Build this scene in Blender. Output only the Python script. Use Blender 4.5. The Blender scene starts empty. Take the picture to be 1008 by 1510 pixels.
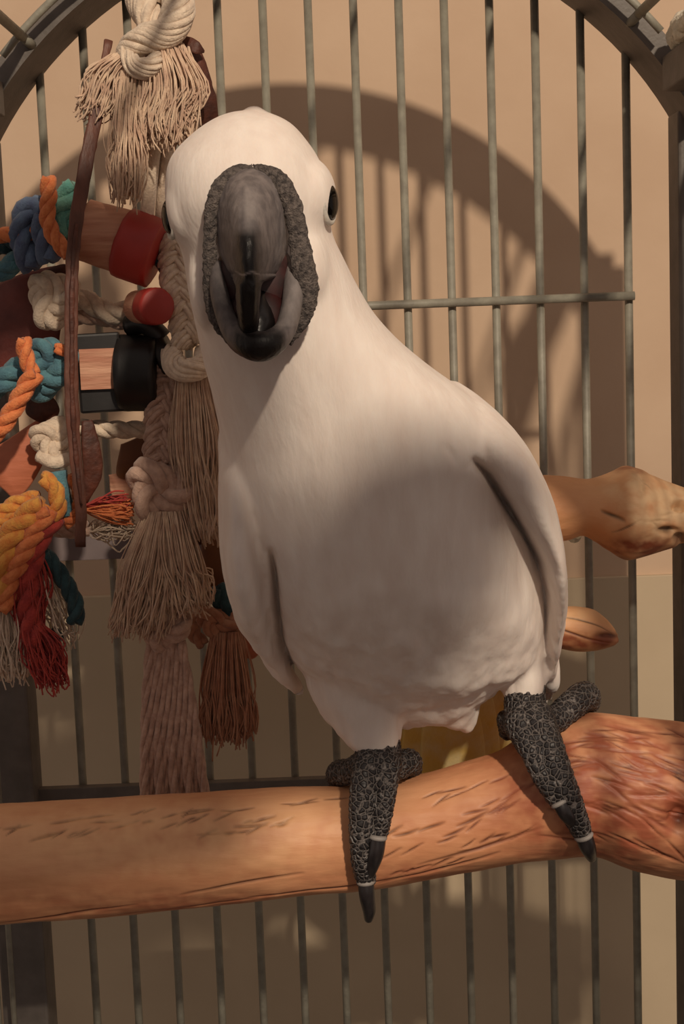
import bpy, bmesh, math, random
import numpy as np
from mathutils import Vector, noise as mnoise

rng = np.random.default_rng(7)
random.seed(7)
sc = bpy.context.scene
COL = sc.collection

# ------------------------------------------------------------------ camera
CAMZ = 1.16                      # height of the lens above the floor
FPX = 2256.0                     # focal length in pixels of a 1008 x 1510 frame
PITCH, ROLL = math.radians(7.4), math.radians(2.16)
_F = np.array([0, math.cos(PITCH), -math.sin(PITCH)])
_U0 = np.array([0, math.sin(PITCH), math.cos(PITCH)])
_R0 = np.array([1.0, 0, 0])
_R = math.cos(ROLL) * _R0 - math.sin(ROLL) * _U0
_U = math.cos(ROLL) * _U0 + math.sin(ROLL) * _R0
_C = np.array([0, 0, CAMZ])
cam_d = bpy.data.cameras.new('camera')
cam = bpy.data.objects.new('camera', cam_d)
COL.objects.link(cam)
cam_d.sensor_fit = 'VERTICAL'
cam_d.sensor_height = 36.0
cam_d.lens = 36.0 * FPX / 1510.0
cam_d.clip_start = 0.01
from mathutils import Matrix
M = Matrix.Identity(4)
for i in range(3):
    M[i][0] = _R[i]; M[i][1] = _U[i]; M[i][2] = -_F[i]; M[i][3] = _C[i]
cam.matrix_world = M
sc.camera = cam

# ------------------------------------------------------------------ light
w = bpy.data.worlds.new('room_light'); sc.world = w; w.use_nodes = True
w.node_tree.nodes['Background'].inputs[0].default_value = (1.0, 0.82, 0.72, 1)
w.node_tree.nodes['Background'].inputs[1].default_value = 0.34
LAMP = np.array([0.56, -1.40, CAMZ + 1.29])
ld = bpy.data.lights.new('ceiling_lamp_light', 'POINT')
ld.energy = 212; ld.color = (1.0, 0.83, 0.64); ld.shadow_soft_size = 0.05
lo = bpy.data.objects.new('ceiling_lamp_light', ld); COL.objects.link(lo); lo.location = LAMP
sc.view_settings.view_transform = 'Standard'
sc.view_settings.look = 'None'
sc.view_settings.exposure = 0.0
sc.view_settings.gamma = 1.0
sc.view_settings.use_curve_mapping = False

# ------------------------------------------------------------------ helpers
def P(x, y, Y):
    """point of the room at depth Y that the photograph shows at pixel x, y"""
    d = _F + _R * (x - 504) / FPX - _U * (y - 755) / FPX
    return _C + d * (Y / d[1])
def px(n, Y=.75):
    return n * Y / FPX
def project(v):
    q = v - _C
    z = q @ _F
    return 504 + FPX * (q @ _R) / z, 755 - FPX * (q @ _U) / z

def cr(pts, n):
    """Catmull-Rom resample of a polyline (any dimension) to n points"""
    p = np.asarray(pts, float)
    if len(p) == 2:
        t = np.linspace(0, 1, n)[:, None]
        return p[0] * (1 - t) + p[1] * t
    q = np.vstack([2 * p[0] - p[1], p, 2 * p[-1] - p[-2]])
    out = []
    for u in np.linspace(0, len(p) - 1 - 1e-9, n):
        i = int(u); t = u - i
        a, b, c, d = q[i], q[i + 1], q[i + 2], q[i + 3]
        out.append(.5 * (2 * b + (c - a) * t + (2 * a - 5 * b + 4 * c - d) * t * t + (3 * b - a - 3 * c + d) * t ** 3))
    return np.array(out)

ORIGIN = {}
def tag(o, label=None, cat=None, group=None, kind=None):
    if label: o['label'] = label
    if cat: o['category'] = cat
    if group: o['group'] = group
    if kind: o['kind'] = kind
    return o
def thing(name, label, cat, loc, group=None):
    o = bpy.data.objects.new(name, None); COL.objects.link(o)
    o.empty_display_size = .02
    o.location = loc; ORIGIN[o.name] = np.array(loc, float)
    return tag(o, label, cat, group)
def obj(name, vf, mat, parent=None, smooth=True, origin=None, label=None, kind=None, col=None):
    v, f = vf
    v = np.asarray(v, float)
    if parent is not None: og = ORIGIN[parent.name]
    elif origin is not None: og = np.asarray(origin, float)
    else: og = np.zeros(3)
    me = bpy.data.meshes.new(name)
    me.from_pydata((v - og).tolist(), [], [tuple(q) for q in f])
    me.update()
    if smooth:
        me.polygons.foreach_set('use_smooth', [True] * len(me.polygons))
    if col is not None:
        a = me.color_attributes.new('Col', 'FLOAT_COLOR', 'POINT')
        c = np.ones((len(v), 4)); c[:, :col.shape[1]] = col
        a.data.foreach_set('color', c.ravel())
    if mat is not None: me.materials.append(mat)
    o = bpy.data.objects.new(name, me); COL.objects.link(o)
    if parent is None: o.location = og
    else: o.parent = parent
    ORIGIN[o.name] = og
    if label: o['label'] = label
    if kind: o['kind'] = kind
    return o
def join(*parts):
    V, Fc, n = [], [], 0
    for v, f in parts:
        V.append(np.asarray(v, float)); Fc += [tuple(i + n for i in q) for q in f]; n += len(v)
    return np.vstack(V), Fc
def loft(rings, cap=True):
    """rings: (n, s, 3) closed rings"""
    rings = np.asarray(rings, float)
    n, s, _ = rings.shape
    f = []
    for i in range(n - 1):
        for j in range(s):
            k = (j + 1) % s
            f.append((i * s + j, i * s + k, (i + 1) * s + k, (i + 1) * s + j))
    if cap:
        f.append(tuple(range(s - 1, -1, -1))); f.append(tuple((n - 1) * s + j for j in range(s)))
    return rings.reshape(-1, 3), f
def frames(p, up=None):
    t = np.gradient(p, axis=0)
    t /= np.linalg.norm(t, axis=1)[:, None] + 1e-12
    A, B = [], []
    a = np.array(up, float) if up is not None else (np.array([0, -1.0, 0]) if abs(t[0][1]) < .9 else np.array([1.0, 0, 0]))
    for i in range(len(p)):
        if up is not None: a = np.array(up, float)
        a = a - t[i] * (a @ t[i]); a /= np.linalg.norm(a) + 1e-12
        A.append(a); B.append(np.cross(t[i], a))
    return t, np.array(A), np.array(B)
def sweep(p, ra, rb=None, seg=10, up=None, power=2.0):
    """tube along p; ra = radius along the 'up' side, rb across"""
    p = np.asarray(p, float); n = len(p)
    ra = np.broadcast_to(np.asarray(ra, float), n); rb = ra if rb is None else np.broadcast_to(np.asarray(rb, float), n)
    t, A, B = frames(p, up)
    th = np.linspace(0, 2 * math.pi, seg, endpoint=False)
    c, s = np.cos(th), np.sin(th)
    if power != 2.0:
        c = np.sign(c) * np.abs(c) ** (2 / power); s = np.sign(s) * np.abs(s) ** (2 / power)
    rings = p[:, None, :] + A[:, None, :] * (ra[:, None] * c)[:, :, None] + B[:, None, :] * (rb[:, None] * s)[:, :, None]
    return loft(rings)
def rope(pts, R, pitch=None, strands=3, n=None, seg=7, fuzz=0.0):
    """twisted rope: strands wound round the path"""
    L = np.linalg.norm(np.diff(np.asarray(pts, float), axis=0), axis=1).sum()
    pitch = pitch or R * 5.5
    n = n or int(max(12, L / pitch * 12))
    p = cr(pts, n)
    Rr = np.broadcast_to(np.asarray(R, float), n) if np.ndim(R) == 0 else cr(np.asarray(R, float)[:, None], n)[:, 0]
    t, A, B = frames(p)
    s = np.concatenate([[0], np.cumsum(np.linalg.norm(np.diff(p, axis=0), axis=1))])
    out = []
    for k in range(strands):
        a = s / pitch * 2 * math.pi + k * 2 * math.pi / strands
        q = p + (A * np.cos(a)[:, None] + B * np.sin(a)[:, None]) * (Rr * .5)[:, None]
        out.append(sweep(q, Rr * .56, seg=seg))
    return join(*out)
def yarn(pts, R, strands=11, pitch=.05, n=44, seg=7):
    """bundle of loose threads following a path, for unspun cotton"""
    p = cr(pts, n); Rr = cr(np.asarray(R, float)[:, None], n)[:, 0] if np.ndim(R) else np.full(n, float(R))
    t, A, B = frames(p)
    s = np.concatenate([[0], np.cumsum(np.linalg.norm(np.diff(p, axis=0), axis=1))])
    out = [sweep(p, Rr * .8, seg=14)]
    for k in range(strands):
        a = s / pitch * 2 * math.pi + k * 2 * math.pi / strands + rng.normal(0, .12) + .15 * np.sin(s * 260 + k)
        q = p + (A * np.cos(a)[:, None] + B * np.sin(a)[:, None]) * (Rr * rng.uniform(.70, .80))[:, None]
        out.append(sweep(q, Rr * rng.uniform(.22, .31), seg=seg))
    return join(*out)
def knot(c, size, R, tilt=(0, 0, 0), strands=3):
    """a rope pulled into an overhand knot"""
    t = np.linspace(0, 2 * math.pi, 70)
    q = np.stack([np.sin(t) + 2 * np.sin(2 * t), -np.sin(3 * t) * 1.1, np.cos(t) - 2 * np.cos(2 * t)], 1) / 3.0
    from mathutils import Euler
    m = np.array(Euler(tilt).to_matrix())
    q = (q * np.asarray(size)) @ m.T + c
    return rope(q, R, strands=strands, n=150)
def tassel(starts, ends, n, r, wav=.003, mid=None, seg=5, curl=.0):
    """n threads from around the starts to around the ends; (centre, rx, ry) each"""
    out = []
    (s0, sx, sy), (e0, ex, ey) = starts, ends
    for i in range(n):
        a = rng.uniform(0, 2 * math.pi); q = math.sqrt(rng.uniform(0, 1))
        o = np.array([math.cos(a), math.sin(a)]) * q
        s = s0 + np.array([sx * o[0], sy * o[1], 0])
        e = e0 + np.array([ex * o[0], ey * o[1], rng.normal(0, .0035)])
        pts = [s]
        if mid is not None:
            m0, mx, my = mid
            pts.append(m0 + np.array([mx * o[0], my * o[1], 0]) + rng.normal(0, wav * .6, 3))
        else:
            pts.append(s * .55 + e * .45 + np.array([o[0] * (ex + sx) * .18, o[1] * (ey + sy) * .18, 0]) + rng.normal(0, wav, 3))
        pts.append(s * .2 + e * .8 + rng.normal(0, wav, 3) * .8)
        pts.append(e + rng.normal(0, curl + 1e-6, 3))
        k = cr(pts, 12)
        out.append(sweep(k, r * rng.uniform(.7, 1.25), seg=seg))
    return join(*out)
def box(c, s, rot=None):
    x, y, z = np.asarray(s, float) / 2
    b = min(x, y, z) * .12
    bm = bmesh.new(); bmesh.ops.create_cube(bm, size=1)
    for v in bm.verts: v.co = Vector((v.co.x * 2 * x, v.co.y * 2 * y, v.co.z * 2 * z))
    bmesh.ops.bevel(bm, geom=list(bm.edges), offset=b, segments=2, affect='EDGES', profile=.5)
    v = np.array([q.co[:] for q in bm.verts]); bm.verts.index_update()
    f = [[q.index for q in p.verts] for p in bm.faces]; bm.free()
    if rot is not None:
        from mathutils import Euler
        v = v @ np.array(Euler(rot).to_matrix()).T
    return v + np.asarray(c, float), f
def ellipsoid(c, r, rot=None, nu=28, nv=18):
    rings = []
    for i in range(nv + 1):
        a = -math.pi / 2 + math.pi * (i + .02) / (nv + .04)
        rings.append([[math.cos(a) * math.cos(u), math.cos(a) * math.sin(u), math.sin(a)] for u in np.linspace(0, 2 * math.pi, nu, endpoint=False)])
    v, f = loft(np.array(rings) * np.asarray(r))
    if rot is not None: v = v @ np.asarray(rot).T
    return v + np.asarray(c), f
def fbm(v, scale, octv=3, off=(0, 0, 0)):
    o = Vector(off)
    return np.array([mnoise.fractal(Vector(q) * scale + o, 1.0, 2.0, octv) for q in v])
def normals(v, f):
    nrm = np.zeros_like(v)
    for q in f:
        a, b, c = v[q[0]], v[q[1]], v[q[2]]
        k = np.cross(b - a, c - a)
        if len(q) <= 4:
            for i in q: nrm[i] += k
    return nrm / (np.linalg.norm(nrm, axis=1)[:, None] + 1e-12)
def remesh(vf, voxel, smooth=6, fac=.5):
    me = bpy.data.meshes.new('t'); me.from_pydata(vf[0].tolist(), [], [tuple(q) for q in vf[1]])
    bm = bmesh.new(); bm.from_mesh(me); bmesh.ops.recalc_face_normals(bm, faces=bm.faces); bm.to_mesh(me); bm.free()
    o = bpy.data.objects.new('t', me); COL.objects.link(o)
    m = o.modifiers.new('r', 'REMESH'); m.mode = 'VOXEL'; m.voxel_size = voxel
    if smooth:
        s = o.modifiers.new('s', 'SMOOTH'); s.iterations = smooth; s.factor = fac
    dg = bpy.context.evaluated_depsgraph_get()
    ev = o.evaluated_get(dg).to_mesh()
    n = len(ev.vertices); v = np.empty(n * 3); ev.vertices.foreach_get('co', v)
    nn = np.empty(n * 3); ev.vertices.foreach_get('normal', nn)
    f = [tuple(p.vertices) for p in ev.polygons]
    o.evaluated_get(dg).to_mesh_clear()
    bpy.data.objects.remove(o); bpy.data.meshes.remove(me)
    return v.reshape(-1, 3), f, nn.reshape(-1, 3)
def near_poly(x, y, pts):
    """distance in pixels to a polyline and position along it (0..1)"""
    pts = np.asarray(pts, float)
    best = np.full(len(x), 1e9); tt = np.zeros(len(x))
    n = len(pts) - 1
    for i in range(n):
        a, b = pts[i], pts[i + 1]; d = b - a
        t = np.clip(((x - a[0]) * d[0] + (y - a[1]) * d[1]) / (d @ d), 0, 1)
        q = np.hypot(x - a[0] - t * d[0], y - a[1] - t * d[1])
        m = q < best
        best[m] = q[m]; tt[m] = (i + t[m]) / n
    return best, tt

# ------------------------------------------------------------------ materials
def srgb(r, g, b):
    c = np.array([r, g, b]) / 255.0
    return tuple(np.where(c <= .04045, c / 12.92, ((c + .055) / 1.055) ** 2.4))
def mat(name, c1, c2=None, rough=.6, ns=60.0, stretch=(1, 1, 1), bump=0.0, bs=None, detail=4, lo=.35, hi=.65,
        metallic=0.0, sss=0.0, spec=.5, sheen=0.0, attr=None, attr_col=None, rough2=None, coat=0):
    m = bpy.data.materials.new(name); m.use_nodes = True
    nt = m.node_tree; N = nt.nodes; Lk = nt.links
    bs_ = N['Principled BSDF']
    bs_.inputs['Roughness'].default_value = rough
    bs_.inputs['Metallic'].default_value = metallic
    bs_.inputs['Specular IOR Level'].default_value = spec
    bs_.inputs['Coat Weight'].default_value = coat
    if sss:
        bs_.inputs['Subsurface Weight'].default_value = sss
        bs_.inputs['Subsurface Radius'].default_value = (.01, .007, .005)
        bs_.inputs['Subsurface Scale'].default_value = .4
    if sheen:
        bs_.inputs['Sheen Weight'].default_value = sheen
        bs_.inputs['Sheen Roughness'].default_value = .5
    tc = N.new('ShaderNodeTexCoord'); mp = N.new('ShaderNodeMapping')
    mp.inputs['Scale'].default_value = stretch
    Lk.new(tc.outputs['Object'], mp.inputs['Vector'])
    no = N.new('ShaderNodeTexNoise'); no.inputs['Scale'].default_value = ns; no.inputs['Detail'].default_value = detail
    Lk.new(mp.outputs[0], no.inputs['Vector'])
    rp = N.new('ShaderNodeValToRGB')
    rp.color_ramp.elements[0].position = lo; rp.color_ramp.elements[1].position = hi
    rp.color_ramp.elements[0].color = (*c1, 1); rp.color_ramp.elements[1].color = (*(c2 or c1), 1)
    Lk.new(no.outputs['Fac'], rp.inputs['Fac'])
    out = rp.outputs['Color']
    if attr:
        at = N.new('ShaderNodeAttribute'); at.attribute_name = 'Col'
        sp = N.new('ShaderNodeSeparateColor'); Lk.new(at.outputs['Color'], sp.inputs['Color'])
        for ch, cc in zip(('Red', 'Green', 'Blue'), attr_col):
            mx = N.new('ShaderNodeMix'); mx.data_type = 'RGBA'
            Lk.new(sp.outputs[ch], mx.inputs['Factor']); Lk.new(out, mx.inputs['A'])
            mx.inputs['B'].default_value = (*cc, 1); out = mx.outputs['Result']
        if rough2 is not None:
            mr = N.new('ShaderNodeMapRange'); Lk.new(sp.outputs['Red'], mr.inputs['Value'])
            mr.inputs['To Min'].default_value = rough; mr.inputs['To Max'].default_value = rough2
            Lk.new(mr.outputs[0], bs_.inputs['Roughness'])
    Lk.new(out, bs_.inputs['Base Color'])
    if bump:
        n2 = N.new('ShaderNodeTexNoise'); n2.inputs['Scale'].default_value = bs or ns; n2.inputs['Detail'].default_value = 6
        Lk.new(mp.outputs[0], n2.inputs['Vector'])
        bp = N.new('ShaderNodeBump'); bp.inputs['Strength'].default_value = bump; bp.inputs['Distance'].default_value = .002
        Lk.new(n2.outputs['Fac'], bp.inputs['Height']); Lk.new(bp.outputs[0], bs_.inputs['Normal'])
    return m
def scale_mat(name):
    m = bpy.data.materials.new(name); m.use_nodes = True
    nt = m.node_tree; N = nt.nodes; Lk = nt.links; b = N['Principled BSDF']
    tc = N.new('ShaderNodeTexCoord')
    vo = N.new('ShaderNodeTexVoronoi'); vo.feature = 'DISTANCE_TO_EDGE'; vo.inputs['Scale'].default_value = 350
    Lk.new(tc.outputs['Object'], vo.inputs['Vector'])
    rp = N.new('ShaderNodeValToRGB'); e = rp.color_ramp.elements
    e[0].position = .02; e[0].color = (*srgb(112, 105, 102), 1)
    e[1].position = .13; e[1].color = (*srgb(40, 37, 39), 1)
    Lk.new(vo.outputs['Distance'], rp.inputs['Fac'])
    Lk.new(rp.outputs[0], b.inputs['Base Color']); b.inputs['Roughness'].default_value = .5
    bp = N.new('ShaderNodeBump'); bp.inputs['Strength'].default_value = .9; bp.inputs['Distance'].default_value = .0012
    mr = N.new('ShaderNodeMapRange'); mr.inputs['From Max'].default_value = .25
    Lk.new(vo.outputs['Distance'], mr.inputs['Value']); Lk.new(mr.outputs[0], bp.inputs['Height'])
    Lk.new(bp.outputs[0], b.inputs['Normal'])
    return m

m_wall = mat('tan_wall_paint', srgb(196, 168, 142), srgb(203, 176, 150), .85, 14, bump=.08, bs=160)
m_wall2 = mat('olive_cream_lower_wall', srgb(190, 171, 144), srgb(197, 178, 150), .8, 14, bump=.06, bs=160)
m_floor = mat('floor_boards', srgb(74, 54, 40), srgb(58, 42, 30), .5, 6, (1, 8, 1), bump=.1)
m_metal = mat('grey_cage_enamel', srgb(146, 143, 130), srgb(128, 124, 113), .48, 120, bump=.12, bs=500, spec=.4)
m_frame = mat('dark_grey_cage_frame', srgb(104, 97, 92), srgb(92, 86, 81), .5, 90, bump=.1, bs=500, spec=.4)
m_plate = mat('violet_grey_plate', srgb(120, 108, 108), srgb(108, 97, 98), .55, 60, bump=.1)
m_chrome = mat('bolt_steel', srgb(190, 186, 178), None, .3, metallic=.9)
m_white = mat('white_feathers', srgb(238, 228, 220), srgb(228, 214, 205), .75, 130, (1, 1, .3), bump=.18, bs=420, sss=.12, sheen=.15, spec=.25, lo=.3, hi=.75)
m_yellow = mat('yellow_feathers', srgb(236, 200, 104), srgb(238, 216, 156), .75, 90, (1, 1, .25), bump=.15, bs=600, sheen=.1, spec=.2)
m_beak = mat('powdery_grey_beak', srgb(122, 114, 113), srgb(94, 88, 89), .6, 260, (1, 1, .5), bump=.25, bs=500, attr=True,
             attr_col=(srgb(27, 24, 24), srgb(150, 142, 138), srgb(60, 22, 22)), rough2=.38, spec=.32)
m_cere = mat('wrinkled_grey_skin', srgb(112, 102, 97), srgb(60, 54, 53), .8, 520, bump=.9, bs=1100)
m_mouth = mat('dark_mouth', srgb(58, 22, 22), srgb(40, 16, 17), .5, 200)
m_tongue = mat('black_tongue', srgb(26, 23, 24), srgb(36, 31, 31), .3, 300, bump=.1)
m_eye = mat('black_eye', srgb(9, 7, 6), None, .12, spec=.25)
m_eyering = mat('pale_eye_skin', srgb(214, 208, 198), srgb(180, 176, 170), .6, 300, bump=.2)
m_foot = scale_mat('scaly_grey_foot')
m_claw = mat('black_claw', srgb(46, 41, 42), srgb(30, 27, 29), .28, 300, (1, 1, .3), bump=.1)
m_cuff = mat('pale_claw_cuff', srgb(140, 134, 130), None, .6, 300)
m_wood = mat('orange_brown_wood', srgb(226, 170, 128), srgb(206, 140, 100), .5, 26, (.25, 1, 1), bump=.3, bs=170, attr=True,
             attr_col=(srgb(72, 32, 22), srgb(236, 186, 138), srgb(164, 92, 66)), spec=.45)
m_wood2 = mat('pale_orange_driftwood', srgb(224, 172, 126), srgb(206, 148, 104), .55, 30, (.4, 1, 1), bump=.35, bs=200, attr=True,
              attr_col=(srgb(36, 22, 18), srgb(226, 190, 148), srgb(140, 78, 54)), spec=.4)
m_cotton = mat('cream_cotton', srgb(226, 208, 186), srgb(206, 186, 166), .9, 300, bump=.4, bs=900, sheen=.3, spec=.15)
m_cotton2 = mat('pinkish_cotton', srgb(204, 172, 154), srgb(178, 146, 130), .9, 240, bump=.4, bs=900, sheen=.3, spec=.15)
m_thread = mat('cream_thread', srgb(222, 196, 170), srgb(196, 164, 142), .9, 150, bump=.2, bs=900, sheen=.25, spec=.15)
m_thread2 = mat('rust_thread', srgb(188, 140, 112), srgb(164, 112, 88), .9, 150, bump=.2, bs=900, sheen=.2, spec=.15)
m_leather = mat('brown_leather', srgb(108, 66, 52), srgb(84, 50, 40), .55, 160, (1, 1, .4), bump=.4, bs=300)
m_leather2 = mat('dark_brown_leather', srgb(92, 48, 34), srgb(64, 34, 26), .6, 120, bump=.4, bs=300)
m_orange = mat('orange_sisal', srgb(224, 138, 88), srgb(204, 112, 68), .85, 260, bump=.5, bs=800, sheen=.15, spec=.15)
m_gold = mat('golden_sisal', srgb(216, 158, 78), srgb(204, 124, 64), .85, 200, bump=.5, bs=800, sheen=.15, spec=.15)
m_red = mat('red_cotton', srgb(190, 76, 66), srgb(158, 60, 58), .85, 200, bump=.5, bs=800, sheen=.15, spec=.15)
m_teal = mat('teal_cotton', srgb(94, 138, 148), srgb(70, 104, 120), .85, 120, bump=.5, bs=800, sheen=.15, spec=.15)
m_blue = mat('blue_cotton', srgb(100, 120, 146), srgb(80, 90, 118), .85, 120, bump=.5, bs=800, sheen=.15, spec=.15)
m_green = mat('mint_cotton', srgb(124, 178, 160), srgb(92, 150, 140), .85, 120, bump=.5, bs=800, sheen=.15, spec=.15)
m_dteal = mat('dark_teal_cotton', srgb(58, 86, 92), srgb(42, 62, 68), .85, 120, bump=.5, bs=800, sheen=.15, spec=.15)
m_block = mat('pinkish_bare_wood', srgb(212, 162, 134), srgb(172, 112, 88), .7, 50, (.3, 1, 3), bump=.5, bs=160)
m_redpaint = mat('red_paint', srgb(168, 48, 40), srgb(150, 42, 36), .5, 40, bump=.06, bs=200)
m_black = mat('black_paint', srgb(20, 19, 20), srgb(28, 26, 27), .42, 60, bump=.1)
m_maroon = mat('maroon_leather', srgb(124, 62, 54), srgb(98, 48, 44), .5, 60, bump=.2, bs=300)
m_tanblock = mat('orange_tan_wood', srgb(196, 116, 84), srgb(170, 96, 70), .6, 30, (.4, 1, 2), bump=.25, bs=160)
m_brown = mat('brown_wood', srgb(130, 84, 50), srgb(104, 64, 40), .6, 40, bump=.2)
m_towel = mat('pale_textured_cloth', srgb(222, 216, 196), srgb(196, 190, 168), .35, 160, bump=.9, bs=260, spec=.6, sheen=.2)
m_tray = mat('tray_metal', srgb(90, 86, 82), None, .5)

# ------------------------------------------------------------------ setting
YW = 1.075
def quad(c, sx, sy, sz): return box(c, (sx, sy, sz))
tag(obj('floor', quad((0, -1.0, -.02), 6, 5.0, .04), m_floor, smooth=False), kind='structure')
tag(obj('wall_back', quad((0, YW + .06, 1.45), 6, .1, 2.9), m_wall, smooth=False), kind='structure')
zr = P(930, 852, YW)[2]
tag(obj('trim_1', quad((0, YW + .009, zr / 2), 6, .008, zr), m_wall2, smooth=False), kind='structure')  # lower part of the wall, slightly more olive than above

# ------------------------------------------------------------------ bird cage
X0 = .004; HW = .1965           # centre line and inner half width of the cage
YB, YF = .92, .46               # back bars, front bars
ZC = CAMZ - .0088; RA = .229    # centre height and inner radius of the arch
ZS = CAMZ + .108                # where arch and posts meet
ZB = .58                        # tray
cage = thing('bird_cage', 'grey metal bird cage with arched dome top and vertical bars', 'cage', (X0, (YB + YF) / 2, 0))
def bar(x0, x1, r=.0025, name='bar', m=m_metal, seg=10, n=2):
    return obj(name, sweep(cr([x0, x1], n), r, seg=seg), m, cage)
def arch_z(x): return ZC + math.sqrt(max(1e-6, RA ** 2 - (x - X0) ** 2))
def arch(name, ya, yb, r0, r1):
    a1 = math.asin(min(1, (HW + .004) / RA))
    rings = []
    for a in np.linspace(-a1, a1, 49):
        d = np.array([math.sin(a), 0, math.cos(a)]); c = np.array([X0, 0, ZC])
        q = [c + d * r0, c + d * r1, c + d * r1, c + d * r0]
        ys = [ya, ya, yb, yb]
        rings.append([[k[0], y, k[2]] for k, y in zip(q, ys)])
    return obj(name, loft(rings), m_frame, cage, smooth=False)
arch('arch', YB - .048, YB + .004, RA, RA + .012)
arch('arch', YF - .004, YF + .048, RA, RA + .012)
for sx in (-1, 1):
    for yc, pw in ((YB - .010, .028), (YF + .010, .016)):
        obj('post', box((X0 + sx * (HW + .014), yc, ZS / 2), (pw, .028, ZS)), m_frame, cage, smooth=False)
    # rail at the spring line, running from front to back
    obj('rail', box((X0 + sx * .1885, (YB + YF) / 2, CAMZ + .1245), (.012, YB - YF - .097, .019)), m_frame, cage, smooth=False)
    obj('corner_block', box((X0 + sx * (HW + .012), YB - .022, ZS + .006), (.020, .026, .018)), m_frame, cage, smooth=False)
    for i in range(11):
        y = YF + .045 + i * (YB - YF - .09) / 10
        xx = X0 + sx * (HW + .016)
        bar((xx, y, ZB), (xx, y, ZS), .0017)
    bar((xx, YF + .01, ZS - .004), (xx, YB - .01, ZS - .004), .004, 'side_rail')
for i in range(14):
    x = .1755 - i * .02633
    bar((x, YB, ZB), (x, YB, arch_z(x) + .004))
# cross bars of the back panel
zc = P(700, 445, YB - .005)[2]
bar((-.172, YB - .0048, zc), (.178, YB - .0048, zc), .0027, 'cross_bar')
zl = P(250, 1163, YB - .005)[2]
obj('cross_bar', box((X0, YB - .006, zl), (HW * 2 + .02, .007, .008)), m_frame, cage, smooth=False)
zp = P(145, 805, YB - .008)[2]
obj('brace_plate', box((-.075, YB - .0065, zp), (.245, .005, .0165)), m_plate, cage, smooth=False)
# front panel: bars beside the open door, header above it
for i in range(14):
    x = .1755 - i * .02633
    if abs(x) > .160: bar((x, YF, ZB), (x, YF, arch_z(x) + .004))
for sx in (-1, 1): bar((sx * .156, YF + .003, ZB), (sx * .156, YF + .003, arch_z(sx * .156) + .004), .003, 'door_post')
# dome: rods from front to back plus hoops just inside the arches
for a in (-45.6, -28, -10, 10, 28, 45.6):
    q = math.radians(a); d = np.array([math.sin(q), 0, math.cos(q)]) * (RA + .007)
    bar((X0 + d[0], YF + .03, ZC + d[2]), (X0 + d[0], YB - .055, ZC + d[2]), .0028, 'dome_rod')
    dd = d / (RA + .007) * (RA + .002)
    bar((X0 + d[0], YB - .056, ZC + d[2]), (X0 + dd[0], YB - .046, ZC + dd[2]), .0028, 'rod_end')
for y in (YB - .062, YF + .062):
    p = [[X0 + math.sin(q) * (RA + .0075), y, ZC + math.cos(q) * (RA + .0075)] for q in np.linspace(-.86, .86, 41)]
    obj('dome_hoop', sweep(np.array(p), .0022, seg=8), m_metal, cage)
obj('tray', box((X0, (YB + YF) / 2, ZB - .012), (HW * 2 + .09, YB - YF + .06, .03)), m_tray, cage, smooth=False)

# pale cloth bunched along the top of the right-hand rail
rings = []
CB = np.array([X0 + .184, YB - .054, CAMZ + .1335])
for i, t in enumerate(np.linspace(0, 1, 40)):
    c = CB + np.array([.004 + .004 * math.sin(t * 7), -.17 * t, .0065 + .003 * math.sin(t * 11)])
    sz = (1 - abs(2 * t - 1) ** 6) * .95 + .05
    ring = []
    for a in np.linspace(0, 2 * math.pi, 36, endpoint=False):
        q = c + np.array([math.cos(a) * .013, 0, math.sin(a) * .0105]) * sz
        n = mnoise.fractal(Vector(q) * 130, 1, 2, 4)
        q = q + np.array([math.cos(a), 0, math.sin(a)]) * n * .0035
        ring.append([q[0], q[1], max(q[2], CB[2] - (.012 if q[0] > X0 + .195 else 0))])
    rings.append(ring)
cl = obj('cloth', loft(rings), m_towel, None, origin=CB)
tag(cl, 'pale textured cloth bunched on the side rail of the cage dome', 'cloth')

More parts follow.
